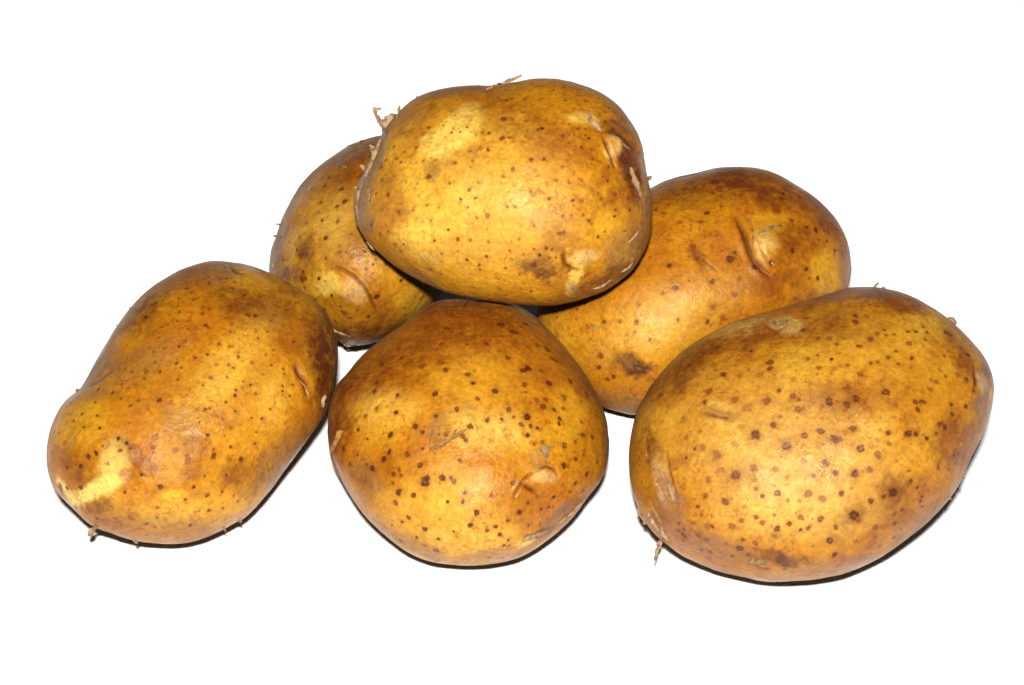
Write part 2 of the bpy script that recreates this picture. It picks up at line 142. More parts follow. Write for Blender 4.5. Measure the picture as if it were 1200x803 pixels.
POT['P5'] = dict(
 label='long potato at the back right with a deep crescent crease and dark scab',
 depth=(120.24,125.53), shear=(0.09,0.23), seed=55,
 outline=[(770,217),(790,210),(814,204),(836,198),(858,195.4),(878,195.4),(898,199),(918,207),(934,217),(950,227),(966,241),(982,260),(992,280),(996,302),(996,320),(991,338),(977,354),(950,374),(915,396),(875,420),(838,443),(805,465),(776,480),(746,486),(728,483),(708,477),(688,465),(668,445),(650,422),(637,399),(630,382),(630,366),(638,345),(658,315),(690,277),(728,242)],
 tiles=[(770,240,[(290,45,16,1.1),(375,8,10,.8),(258,97,18,.7),(310,170,14,.6),(135,100,12,.7),(70,353,15,1.1),(110,483,18,1),(325,448,18,.9),(430,315,26,1),(458,275,14,.9),(480,427,14,.7),(455,525,20,.8),(385,665,20,.7),(297,685,16,1),(122,672,11,.9),(787,268,16,1.3),(870,375,14,1.1),(940,430,14,1.2),(932,145,18,1.1),(880,130,12,1),(975,145,12,.9),(995,210,10,1.1),(945,205,9,1),(1038,265,10,1.1),(962,115,8,1),(790,88,12,1),(718,123,10,1),(890,430,12,.5),(810,545,12,.8),(790,465,10,.5),(1025,450,7,.9),(1025,110,14,.9),(1080,240,9,.8),(570,370,16,1.2),(665,345,18,1.0),(35,515,14,.6),(330,600,20,.5),(210,240,20,.8),(235,310,16,.8),(40,45,16,.6),(700,30,22,.7),(935,8,10,.7)]),
 (770,80,[(335,665,30,.9),(440,613,12,.7),(510,620,14,.7),(500,655,22,.8),(370,715,13,.8),(325,727,12,.8),(490,740,14,.7),(570,700,16,.7),(655,640,9,1),(782,690,9,1.1),(740,732,13,1.2),(728,760,14,1.1),(838,750,10,1.2),(160,715,10,.7),(118,743,9,.7),(65,720,14,.4),(625,690,16,.4),(118,785,8,.6),(335,635,12,.5)]),
 (530,240,[(1158,302,9,.8),(1190,25,10,1),(885,685,15,1),(980,683,13,.7),(1075,690,16,.9),(775,575,12,.9),(732,607,8,.9),(725,665,10,.5),(698,760,9,.6),(1095,580,14,.5),(1160,790,12,.8),(793,712,16,.6),(610,660,9,.8),(1070,740,12,.5),(1020,760,10,.5)]),
 (530,400,[(862,85,20,.8,1),(858,155,16,1),(945,210,15,1.1),(908,225,14,.9),(1045,85,16,.7),(1195,145,10,.7)])],
 patches=[(835,211,56,11,-12,'D',.5,.6),(868,212,26,14,10,'D',.6,.5),(907,230,40,20,25,'B',.7,.5),(818,301,8,17,-25,'D',.6,.4),(932,288,28,26,0,'B',.7,.5),(905,330,40,12,-10,'B',.6,.5),(965,250,14,34,-35,'D',.5,.5),
  (741,429,25,11,30,'D',1.0,.5),(741,429,21,8,30,'D',1.0,.5),(748,432,12,6,30,'K',.6,.6),(970,318,20,28,0,'Y',.75,.5),(775,375,80,34,-20,'Y',.25,.7),(650,385,26,20,30,'Y',.55,.5),(895,287,12,15,-20,'P',.6,.6),(895,262,20,14,0,'Y',.5,.5),
  (725,470,60,9,12,'T',.6,.5),(750,245,30,14,-30,'B',.5,.6),(760,340,40,40,0,'O',.4,.7),(850,400,60,25,-20,'O',.4,.7),(990,300,6,40,0,'T',.6,.5),(720,300,30,30,0,'B',.4,.6),(860,320,40,30,0,'B',.25,.7),(894,288,9,12,-20,'E',.5,.7),(780,372,80,30,-25,'P',.3,.8),(680,345,40,20,-40,'D',.35,.7),(850,225,90,16,-5,'D',.35,.6),(975,270,12,50,-25,'B',.5,.6)],  # last ones: highlight painted pale at lower left, browns deepen shade at the edges
 bumps=[(903,290,26,5),(872,300,20,-3),(893,285,12,3.5),(930,288,24,2),(740,428,14,-1)],
 grooves=[([(854,249),(862,254),(870,270),(876,288),(882,304),(892,316),(902,325),(908,331)],2.8,-5.0,'D',.9),([(820,300),(832,310),(842,319)],1.2,-.8,'D',.5),([(886,278),(889,290),(896,302)],1.5,-2,'D',.3),([(800,252),(812,258),(825,260)],1.2,-.8,'B',.6)],
 eyes=[(896,288,11,14,-25)],
 flakes=[([(879,254,.4),(881,264,1),(882.5,275,1.4),(882,289,.5)],2.4,1),([(889,277,.5),(895,270,1.6),(904,267,1.6),(914,264,.6)],5,2),([(904,307,1),(908,313,2)],3,1),([(693,380,1),(697,388,2)],2,0),([(866,361,.5),(869,370,1)],1.6,1)])
POT['P6'] = dict(
 label='large oval brown-spotted potato at the front right with a skin twig lower left',
 depth=(137.67,145.75), shear=(0.03,0.27), seed=66,
 outline=[(991,339),(962,348),(934,356),(910,363),(882,371),(858,379),(836,390),(815,402),(796,416),(780,432),(768,447),(756,466),(746,486),(740,508),(737,530),(737.5,552),(740,572),(746,592),(756,612),(766,626),(780,638),(800,652),(820,661),(844,670),(868,676),(892,681),(916,682.4),(948,681),(968,678),(990,673),(1016,662),(1040,649),(1064,632),(1086,614),(1104,596),(1119,577),(1130,557),(1138,537),(1149,516),(1158,495),(1163,474),(1164,452),(1161,435),(1154,420),(1145,408),(1135,397),(1122,384),(1108,372),(1090,360),(1070,349),(1050,342),(1030,338),(1010,337.5)],
 tiles=[(770,400,[(660,130,20,1,1),(660,165,16,1),(385,200,20,1),(480,210,16,.6),(600,205,18,.4),(150,295,22,.7,1),(300,298,22,.8),(275,362,15,.9),(450,350,20,.6),(640,350,22,.8),(530,395,26,.4),(712,292,12,.9),(795,322,18,.8),(830,345,10,.8),(828,405,20,.8),(1012,355,22,1.1,1),(1112,378,20,1,1),(1168,342,20,1.1,1),(1122,268,16,.7),(945,165,16,.8),(882,105,14,.8),(940,85,8,.8),(1022,108,10,1.2),(1120,145,12,.8),(1052,20,9,.8),(1180,30,9,.8),(718,438,12,.6),(680,495,18,.9),(578,552,26,1,2),(495,505,18,.4),(155,465,20,.4),(860,552,20,.9,1),(962,528,20,.9,1),(1150,520,20,.9,1),(1045,578,28,.9,2),(760,615,26,.9,2),(1190,635,22,1,1),(985,722,22,.8,2),(1050,775,18,.7,2),(1158,780,22,.9,1),(862,705,18,.6),(695,758,18,.6),(565,750,20,.8,1),(460,790,26,.9,2),(378,755,20,.5),(352,675,26,.6,2),(270,625,20,.5),(172,570,14,.6),(225,640,10,.9),(168,692,10,.9),(455,610,22,.4),(255,535,12,.5),(22,322,14,.8),(550,60,10,1),(535,168,10,.7),(350,45,18,.9),(800,235,16,.4),(960,385,12,.5),(1040,165,14,.4),(105,150,14,.6)]),
 (950,400,[(285,30,14,.8),(455,98,14,.9),(595,100,12,1),(350,135,12,.9),(395,125,10,.6),(515,132,11,.7),(500,62,10,.8),(590,152,8,.6),(580,15,16,.8),(295,200,18,.8),(440,302,22,1.1,1),(760,172,12,.5),(795,210,9,.8),(785,90,9,.9),(710,230,14,.7),(735,240,12,.7),(700,288,18,.6),(912,230,14,.9),(862,200,16,.6),(955,295,10,1),(920,85,16,1.1),(610,362,16,1),(640,360,12,1),(665,368,14,.9),(622,410,14,1.1),(502,378,16,.5),(822,378,12,1),(828,430,12,.9),(910,385,12,1),(752,495,14,.9),(783,508,16,1.2),(765,480,12,.8),(450,545,17,1),(573,543,20,1.1,1),(615,552,15,1.1),(678,572,12,1.1),(733,545,9,1),(393,672,20,.8,1),(348,758,18,.8),(258,778,22,.9,1),(860,665,12,1),(835,670,10,.9),(845,715,8,.9),(740,745,14,.6),(805,755,8,.8),(455,600,16,.4)]),
 (740,540,[(445,115,20,.5),(428,210,16,.8),(550,248,22,.9),(385,275,11,.9),(660,275,14,.4),(613,300,18,.4),(765,215,13,1),(855,198,18,1,1),(727,168,14,.7),(718,115,14,.6),(910,110,16,.5),(1068,95,14,.9),(1035,198,22,.8,1),(1118,228,22,.7),(985,240,12,.6),(920,240,10,.7),(728,338,14,.9),(765,370,14,.8),(640,360,15,.8),(588,393,20,.8),(440,390,20,.7),(475,392,12,1),(390,443,16,.8),(435,470,18,.7),(362,368,12,.6),(408,328,11,.7),(468,330,8,.7),(833,325,12,.7),(852,403,17,1),(922,378,14,.9),(840,448,16,.6),(990,412,10,1),(1038,403,15,.9),(988,338,18,.8),(1110,350,17,.9,1),(1165,475,20,1.1,1),(1190,560,14,.9),(648,475,15,.9),(635,525,20,1,1),(727,493,16,.7),(590,565,10,.9),(682,562,14,.9),(725,525,14,.6),(460,545,14,.7),(408,530,12,.7),(305,440,18,1),(270,415,12,.8),(300,470,12,.9),(275,370,10,.9),(305,405,9,.9),(870,590,24,1.1),(895,642,12,.8),(798,640,12,.8),(1105,652,14,.6),(1013,580,10,.6),(950,655,10,.5),(555,495,12,.4),(485,605,14,.4),(545,625,12,.4),(525,545,9,.7)]),
 (960,540,[(100,78,18,.7),(130,200,15,1),(535,118,12,.9),(573,160,12,1),(428,188,26,1.3,2),(375,213,12,1),(298,243,17,1),(340,155,9,.6),(205,325,26,1.4,2),(232,355,14,.8,1),(97,398,15,.9),(90,558,16,1),(112,620,12,.7),(600,215,12,.9),(590,240,12,1),(485,293,12,1),(672,290,12,.8),(440,318,14,.8),(440,370,14,.9),(480,408,9,1),(437,452,10,1),(330,395,16,.7),(332,455,12,.7),(220,478,12,.5),(305,575,10,.9),(245,565,10,.5),(690,42,12,.6),(755,55,9,.8),(795,22,9,.8),(600,270,10,.9)]),
 (950,240,[(262,650,14,1),(262,685,18,1),(330,650,15,.6),(160,662,14,.6),(120,705,16,.5),(392,595,15,.7),(345,590,12,.5),(272,552,14,.4),(400,528,12,.5),(90,575,14,.3),(600,640,12,.5),(658,717,9,1),(570,745,10,.9),(618,745,10,1),(683,750,10,1),(790,752,14,1.1),(812,765,12,1),(435,735,8,1),(443,767,9,.8),(385,757,16,.6),(493,760,10,.7),(350,788,18,.9),(670,795,8,1),(40,780,16,.7),(105,785,18,.6),(205,715,10,.4)]),
 (770,240,[(758,685,10,.9),(870,663,14,.7),(853,738,14,.9)])],
 patches=[(933,438,26,30,0,'Y',.55,.5),(757,493,11,24,15,'Y',.85,.4),(905,600,60,30,0,'Y',.55,.6),(909,540,70,44,0,'Y',.35,.6),(1085,380,24,12,20,'Y',.75,.4),(1028,508,26,22,0,'Y',.55,.5),(1085,523,24,32,0,'Y',.4,.5),(846,477,15,5,15,'P',.35,.7),
  (921,381,20,9,8,'P',.8,.35),(865,386,34,9,-15,'P',.45,.5),(990,430,60,30,20,'Y',.2,.7),
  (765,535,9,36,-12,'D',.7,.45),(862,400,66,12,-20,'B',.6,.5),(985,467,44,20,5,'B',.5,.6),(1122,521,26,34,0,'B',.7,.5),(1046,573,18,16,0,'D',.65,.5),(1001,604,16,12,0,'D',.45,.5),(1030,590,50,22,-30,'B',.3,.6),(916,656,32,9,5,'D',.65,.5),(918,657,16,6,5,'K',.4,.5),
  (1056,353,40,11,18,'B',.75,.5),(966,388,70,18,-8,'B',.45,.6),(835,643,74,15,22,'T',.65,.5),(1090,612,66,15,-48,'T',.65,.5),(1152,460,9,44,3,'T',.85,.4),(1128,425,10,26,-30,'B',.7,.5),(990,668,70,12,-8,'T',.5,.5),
  (1000,345,60,9,-3,'T',.6,.5),(845,488,24,8,10,'B',.6,.4),(775,560,9,30,-12,'P',.35,.5),(786,590,12,30,-20,'T',.6,.5),(800,440,40,14,-45,'B',.5,.5),(1035,400,60,20,0,'Y',.2,.6),(1149,450,6,10,0,'E',.6,.4),(772,563,5,22,-15,'E',.5,.4),(800,430,50,26,-45,'D',.45,.6),(752,500,10,60,15,'D',.3,.6),(925,540,110,70,15,'P',.3,.8),(930,600,80,30,0,'P',.25,.7),(1060,590,40,20,-30,'B',.35,.6)],  # last ones paint a bright middle and a darker, brown-stained left rim
 bumps=[(910,378,16,-2.5),(922,384,14,2.5),(768,545,14,2.5),(775,585,14,2.5),(848,484,10,-1.5),(1152,455,16,2.5),(1142,440,10,-2)],
 grooves=[([(828,485),(840,489),(852,491),(857,494)],1.6,-2.2,'D',.6),([(1139,420),(1142,430),(1144,445),(1141,460)],1.8,-2.5,'D',.8),([(893,378),(903,384),(918,386)],1.6,-2.2,'D',.4),([(780,520),(783,550),(790,575),(793,600)],1.4,-1.5,'D',.35),([(882,659),(888,667),(902,669)],1.2,-1.2,'D',.5)],
 eyes=[(914,380,20,9,12),(1153,452,8,14,0)],
 flakes=[([(776,618,.5),(775,630,3),(771,642,8),(767,657,12)],5.0,0),([(776,622,1),(780,630,3),(783,634,1)],5,0),([(765,530,.5),(770,547,2.5),(776,565,3),(783,585,1)],8,1),([(760,600,.5),(766,612,2),(774,625,1)],5,0),([(757,524,.4),(759,534,1.4),(764,545,.6)],4,1),([(779,556,.4),(785,572,1.4),(790,590,.6)],3,0),([(764,592,.4),(770,604,1.6),(776,614,.8)],6,2),([(746,594,.3),(750,604,2),(756,612,1)],3,0),
  ([(1022,338,0),(1026,335,3),(1030,331,5)],2.6,2),([(1032,339,0),(1038,338,2)],4.5,0),([(1111,372,0),(1116,375,3),(1121,380,2)],5,0),([(896,374,.5),(905,378,2.5),(915,380,2),(925,384,.5)],4.6,2),([(877,660,.5),(886,657,1.6),(898,660,.5)],7,2),
  ([(1130,559,0),(1128,561,2)],3.5,0),([(1112,582,0),(1114,586,2)],4.5,0),([(756,612,0),(754,614,2)],4,0),([(852,653,0),(848,650,1)],2,0)])
# ---------------------------------------------------------------- noise helpers (seeded, repeatable)
def _hash(ix, iy, iz, seed):
    h = (ix.astype(np.int64) * 374761393 + iy.astype(np.int64) * 668265263 + iz.astype(np.int64) * 2147483647 + seed * 974711) & 0xffffffff
    h = ((h ^ (h >> 13)) * 1274126177) & 0xffffffff
    h = ((h ^ (h >> 15)) * 2246822519) & 0xffffffff
    return ((h ^ (h >> 16)) & 0xffff) / 65535.0

def vnoise(p, scale, seed=0):
    q = p / scale + 1000.0
    i = np.floor(q).astype(np.int64)
    f = q - i
    f = f * f * f * (f * (f * 6 - 15) + 10)
    out = 0
    for dx in (0, 1):
        wx = f[:, 0] if dx else 1 - f[:, 0]
        for dy in (0, 1):
            wy = f[:, 1] if dy else 1 - f[:, 1]
            for dz in (0, 1):
                wz = f[:, 2] if dz else 1 - f[:, 2]
                out = out + wx * wy * wz * _hash(i[:, 0] + dx, i[:, 1] + dy, i[:, 2] + dz, seed)
    return out * 2 - 1

def fbm(p, scale, seed=0, octaves=3, gain=0.5):
    a, s, out, tot = 1.0, scale, 0, 0
    for o in range(octaves):
        out = out + a * vnoise(p, s, seed + 17 * o)
        tot += a
        a *= gain
        s /= 2.03
    return out / tot

def sstep(a, b, x):
    t = np.clip((x - a) / (b - a), 0, 1)
    return t * t * (3 - 2 * t)

# ---------------------------------------------------------------- body shape
def frame_of(c):
    w = FWD + RIGHT * (c[0] - 600.0) / FPX - UP * (c[1] - 401.5) / FPX
    w = w / np.linalg.norm(w)
    u = np.cross(w, UP); u /= np.linalg.norm(u)
    v = np.cross(u, w)
    return w, u, v

def to_plane(px, py, fr):
    w, u, v = fr
    px = np.asarray(px, float); py = np.asarray(py, float)
    d = FWD[None] + RIGHT[None] * ((px - 600.0) / FPX)[:, None] - UP[None] * ((py - 401.5) / FPX)[:, None]
    s = d @ w
    return (d @ u) / s * FPX, (d @ v) / s * FPX

def setup(P):
    o = np.array(P['outline'], float)
    x, y = o[:, 0], o[:, 1]
    x2, y2 = np.roll(x, -1), np.roll(y, -1)
    cr = x * y2 - x2 * y
    A = cr.sum() / 2
    P['c'] = np.array([((x + x2) * cr).sum() / (6 * A), ((y + y2) * cr).sum() / (6 * A)])
    P['fr'] = frame_of(P['c'])
    lx, ly = to_plane(x, y, P['fr'])
    # dense smooth closed curve (Catmull-Rom), then radius as a function of angle
    pts = np.stack([lx, ly], 1); n = len(pts); dense = []
    for i in range(n):
        p0, p1, p2, p3 = pts[i - 1], pts[i], pts[(i + 1) % n], pts[(i + 2) % n]
        for t in np.linspace(0, 1, 8, endpoint=False):
            dense.append(0.5 * ((2 * p1) + (-p0 + p2) * t + (2 * p0 - 5 * p1 + 4 * p2 - p3) * t * t + (-p0 + 3 * p1 - 3 * p2 + p3) * t ** 3))
    dense = np.array(dense)
    th = np.arctan2(dense[:, 1], dense[:, 0]) % (2 * math.pi)
    rr = np.hypot(dense[:, 0], dense[:, 1])
    k = np.argsort(th); th, rr = th[k], rr[k]
    g = np.linspace(0, 2 * math.pi, 1440, endpoint=False)
    R = np.interp(g, np.concatenate([th - 2 * math.pi, th, th + 2 * math.pi]), np.concatenate([rr, rr, rr]))
    ker = np.exp(-0.5 * (np.arange(-20, 21) / 5.0) ** 2); ker /= ker.sum()
    R = np.convolve(np.concatenate([R[-20:], R, R[:20]]), ker, 'valid')
    F = np.fft.rfft(R); F2 = F.copy(); F2[4:] = 0
    P['R'] = R; P['Rs'] = np.fft.irfft(F2, 1440)

def rad(P, th, which='R'):
    R = P[which]
    q = (th % (2 * math.pi)) / (2 * math.pi) * 1440
    i = np.floor(q).astype(int) % 1440
    f = q - np.floor(q)
    return R[i] * (1 - f) + R[(i + 1) % 1440] * f

def body_local(P, m, th, side):
    """m in 0..1 (0 = pole, 1 = rim), side = +1 front / -1 back; returns x, y, depth in reference units."""
    rho = np.sin(m * math.pi / 2)
    r = rad(P, th); rs = rad(P, th, 'Rs')
    b = sstep(0.25, 0.95, rho)
    rr = rho * (rs * (1 - b) + r * b)
    x, y = rr * np.cos(th), rr * np.sin(th)
    dz = np.where(side > 0, P['depth'][0], P['depth'][1])
    d = P['shear'][0] * x + P['shear'][1] * y - side * dz * np.cos(m * math.pi / 2) ** 0.94
    return x, y, d

def to_world(P, x, y, d):
    w, u, v = P['fr']
    dn = d / FPX
    return CAM + P['t'] * (1 + dn)[:, None] * (w[None] + (x / FPX)[:, None] * u[None] + (y / FPX)[:, None] * v[None])

def from_world(P, p):
    w, u, v = P['fr']
    q = p - CAM
    s = q @ w
    return (q @ u) / s * FPX, (q @ v) / s * FPX, (s / P['t'] - 1) * FPX

def ellip(P, p):
    x, y, d = from_world(P, p)
    th = np.arctan2(y, x)
    rho = np.hypot(x, y) / rad(P, th)
    dd = d - P['shear'][0] * x - P['shear'][1] * y
    dz = np.where(dd < 0, P['depth'][0], P['depth'][1])
    return np.sqrt(rho ** 2 + (dd / dz) ** 2)

def coarse(P, n=60):
    m, th = np.meshgrid(np.linspace(0, 1, n), np.linspace(0, 2 * math.pi, 2 * n, endpoint=False))
    m, th = m.ravel(), th.ravel()
    a = [body_local(P, m, th, np.full(m.shape, s)) for s in (1.0, -1.0)]
    return [np.concatenate([a[0][i], a[1][i]]) for i in range(3)]

def place_all():
    for P in POT.values():
        setup(P)
    for k, P in POT.items():
        if k == 'P3':
            continue
        P['t'] = 1.0
        x, y, d = coarse(P)
        q = to_world(P, x, y, d) - CAM
        P['t'] = CAM[2] / (-q[:, 2]).max() * 1.0004
    P = POT['P3']
    x, y, d = coarse(P)
    lo, hi = 0.55, 0.80
    best = lo
    for t in np.linspace(0.60, 0.80, 161):
        P['t'] = t
        p = to_world(P, x, y, d)
        pen = max((1 - ellip(POT[k], p)).max() for k in ('P2', 'P4', 'P5'))
        if pen > 0.012:
            break
        best = t
    P['t'] = best
# ---------------------------------------------------------------- skin pigments with some painted-in light and shade (linear base colours)
PIG_SHADE = {
 'base': (0.308, 0.122, 0.0028), 'Y': (0.430, 0.222, 0.0095), 'V': (0.52, 0.385, 0.080), 'P': (0.54, 0.360, 0.055),
 'O': (0.255, 0.075, 0.0022), 'B': (0.145, 0.034, 0.0016), 'D': (0.070, 0.0120, 0.0014), 'T': (0.142, 0.066, 0.021),  # T: tan skin, also the sheen painted along the rims
 'R': (0.200, 0.066, 0.012), 'K': (0.030, 0.009, 0.004), 'spot': (0.074, 0.0120, 0.0020), 'E': (0.42, 0.255, 0.070)}  # E: pale eye buds with a highlight painted in
PIG_SHADE = {k: np.array(v) for k, v in PIG_SHADE.items()}
# each tuber's own cast
CAST = {'P1': (.95, .92, 1.0), 'P2': (.88, .86, 1.1), 'P3': (.98, .98, 1.1), 'P4': (.95, .89, 1.0), 'P5': (.96, .90, 1.0), 'P6': (.91, .90, 1.6)}

# ---------------------------------------------------------------- materials
def new_mat(name):
    m = bpy.data.materials.new(name)
    m.use_nodes = True
    nt = m.node_tree
    return m, nt, nt.nodes, nt.links, nt.nodes['Principled BSDF']

def skin_material():
    m, nt, N, L, b = new_mat('potato_skin')
    at = N.new('ShaderNodeAttribute'); at.attribute_name = 'pigment_shade'
    tc = N.new('ShaderNodeTexCoord')
    # russet mottling
    n1 = N.new('ShaderNodeTexNoise'); n1.inputs['Scale'].default_value = 900; n1.inputs['Detail'].default_value = 4; n1.inputs['Roughness'].default_value = 0.65
    L.new(tc.outputs['Object'], n1.inputs['Vector'])
    r1 = N.new('ShaderNodeMapRange'); r1.inputs['From Min'].default_value = 0.3; r1.inputs['From Max'].default_value = 0.7
    r1.inputs['To Min'].default_value = 0.79; r1.inputs['To Max'].default_value = 1.17
    L.new(n1.outputs['Fac'], r1.inputs['Value'])
    mul = N.new('ShaderNodeVectorMath'); mul.operation = 'SCALE'
    L.new(at.outputs['Color'], mul.inputs[0]); L.new(r1.outputs['Result'], mul.inputs['Scale'])
    # fine brown flecks
    n2 = N.new('ShaderNodeTexNoise'); n2.inputs['Scale'].default_value = 1700; n2.inputs['Detail'].default_value = 2
    L.new(tc.outputs['Object'], n2.inputs['Vector'])
    n3 = N.new('ShaderNodeTexNoise'); n3.inputs['Scale'].default_value = 70; n3.inputs['Detail'].default_value = 3
    L.new(tc.outputs['Object'], n3.inputs['Vector'])
    r2 = N.new('ShaderNodeMapRange'); r2.inputs['From Min'].default_value = 0.58; r2.inputs['From Max'].default_value = 0.72; r2.inputs['To Max'].default_value = 0.75
    L.new(n2.outputs['Fac'], r2.inputs['Value'])
    r3 = N.new('ShaderNodeMapRange'); r3.inputs['From Min'].default_value = 0.42; r3.inputs['From Max'].default_value = 0.62
    L.new(n3.outputs['Fac'], r3.inputs['Value'])
    mm = N.new('ShaderNodeMath'); mm.operation = 'MULTIPLY'
    L.new(r2.outputs['Result'], mm.inputs[0]); L.new(r3.outputs['Result'], mm.inputs[1])
    tint = N.new('ShaderNodeVectorMath'); tint.operation = 'MULTIPLY'; tint.inputs[1].default_value = (0.62, 0.42, 0.5)
    L.new(mul.outputs[0], tint.inputs[0])
    mx = N.new('ShaderNodeMix'); mx.data_type = 'RGBA'
    L.new(mm.outputs[0], mx.inputs['Factor']); L.new(mul.outputs[0], mx.inputs[6]); L.new(tint.outputs[0], mx.inputs[7])
    L.new(mx.outputs[2], b.inputs['Base Color'])
    # gloss varies over the skin
    n4 = N.new('ShaderNodeTexNoise'); n4.inputs['Scale'].default_value = 120; n4.inputs['Detail'].default_value = 3
    L.new(tc.outputs['Object'], n4.inputs['Vector'])
    r4 = N.new('ShaderNodeMapRange'); r4.inputs['From Min'].default_value = 0.3; r4.inputs['From Max'].default_value = 0.7
    r4.inputs['To Min'].default_value = 0.36; r4.inputs['To Max'].default_value = 0.60
    L.new(n4.outputs['Fac'], r4.inputs['Value']); L.new(r4.outputs['Result'], b.inputs['Roughness'])
    b.inputs['IOR'].default_value = 1.40
    b.inputs['Specular IOR Level'].default_value = 0.33
    b.inputs['Specular Tint'].default_value = (1.0, 0.86, 0.62, 1)
    b.inputs['Sheen Weight'].default_value = 0.008
    b.inputs['Sheen Roughness'].default_value = 0.45
    b.inputs['Sheen Tint'].default_value = (0.95, 0.72, 0.55, 1)
    b.inputs['Subsurface Weight'].default_value = 0.07
    b.inputs['Subsurface Radius'].default_value = (1.0, 0.45, 0.12)
    b.inputs['Subsurface Scale'].default_value = 0.002
    # relief: fine goosebumps and netting
    n5 = N.new('ShaderNodeTexNoise'); n5.inputs['Scale'].default_value = 1400; n5.inputs['Detail'].default_value = 3
    L.new(tc.outputs['Object'], n5.inputs['Vector'])
    n6 = N.new('ShaderNodeTexNoise'); n6.inputs['Scale'].default_value = 260; n6.inputs['Detail'].default_value = 3; n6.inputs['Roughness'].default_value = 0.6
    L.new(tc.outputs['Object'], n6.inputs['Vector'])
    b1 = N.new('ShaderNodeBump'); b1.inputs['Strength'].default_value = 0.6; b1.inputs['Distance'].default_value = 0.0002
    L.new(n5.outputs['Fac'], b1.inputs['Height'])
    b2 = N.new('ShaderNodeBump'); b2.inputs['Strength'].default_value = 0.45; b2.inputs['Distance'].default_value = 0.0008
    L.new(n6.outputs['Fac'], b2.inputs['Height']); L.new(b1.outputs['Normal'], b2.inputs['Normal'])
    L.new(b2.outputs['Normal'], b.inputs['Normal'])
    return m

def flake_material(name, ca, cb):
    m, nt, N, L, b = new_mat(name)
    tc = N.new('ShaderNodeTexCoord')
    n1 = N.new('ShaderNodeTexNoise'); n1.inputs['Scale'].default_value = 650; n1.inputs['Detail'].default_value = 4
    L.new(tc.outputs['Object'], n1.inputs['Vector'])
    cr = N.new('ShaderNodeValToRGB')
    cr.color_ramp.elements[0].position = 0.35; cr.color_ramp.elements[0].color = (*cb, 1)
    cr.color_ramp.elements[1].position = 0.62; cr.color_ramp.elements[1].color = (*ca, 1)
    L.new(n1.outputs['Fac'], cr.inputs['Fac']); L.new(cr.outputs['Color'], b.inputs['Base Color'])
    b.inputs['Roughness'].default_value = 0.7
    b.inputs['Specular IOR Level'].default_value = 0.2
    bp = N.new('ShaderNodeBump'); bp.inputs['Strength'].default_value = 0.5; bp.inputs['Distance'].default_value = 0.0003
    L.new(n1.outputs['Fac'], bp.inputs['Height']); L.new(bp.outputs['Normal'], b.inputs['Normal'])
    return m

SKIN = skin_material()
FLAKE = [flake_material('dry_skin_pale', (0.25, 0.160, 0.088), (0.11, 0.055, 0.022)),
         flake_material('dry_skin_golden', (0.24, 0.118, 0.026), (0.13, 0.050, 0.009)),
         flake_material('dry_skin_brown', (0.19, 0.115, 0.050), (0.085, 0.040, 0.014))]

# ---------------------------------------------------------------- the surface they lie on
def tabletop():
    m, nt, N, L, b = new_mat('white_board')
    tc = N.new('ShaderNodeTexCoord')
    n = N.new('ShaderNodeTexNoise'); n.inputs['Scale'].default_value = 400; n.inputs['Detail'].default_value = 3
    L.new(tc.outputs['Object'], n.inputs['Vector'])
    r = N.new('ShaderNodeValToRGB')
    r.color_ramp.elements[0].color = (0.87, 0.87, 0.87, 1); r.color_ramp.elements[1].color = (0.90, 0.90, 0.90, 1)
    L.new(n.outputs['Fac'], r.inputs['Fac']); L.new(r.outputs['Color'], b.inputs['Base Color'])
    b.inputs['Roughness'].default_value = 0.7
    bp = N.new('ShaderNodeBump'); bp.inputs['Strength'].default_value = 0.1; bp.inputs['Distance'].default_value = 0.0002
    L.new(n.outputs['Fac'], bp.inputs['Height']); L.new(bp.outputs['Normal'], b.inputs['Normal'])
    X0, X1, Y0, Y1, H = -1.2, 1.2, -0.8, 1.9, -0.02
    me = bpy.data.meshes.new('tabletop')
    v = [(X0, Y0, 0), (X1, Y0, 0), (X1, Y1, 0), (X0, Y1, 0), (X0, Y0, H), (X1, Y0, H), (X1, Y1, H), (X0, Y1, H)]
    me.from_pydata(v, [], [(0, 1, 2, 3), (7, 6, 5, 4), (0, 4, 5, 1), (1, 5, 6, 2), (2, 6, 7, 3), (3, 7, 4, 0)])
    me.materials.append(m)
    o = bpy.data.objects.new('tabletop', me)
    scene.collection.objects.link(o)
    o['kind'] = 'structure'
tabletop()

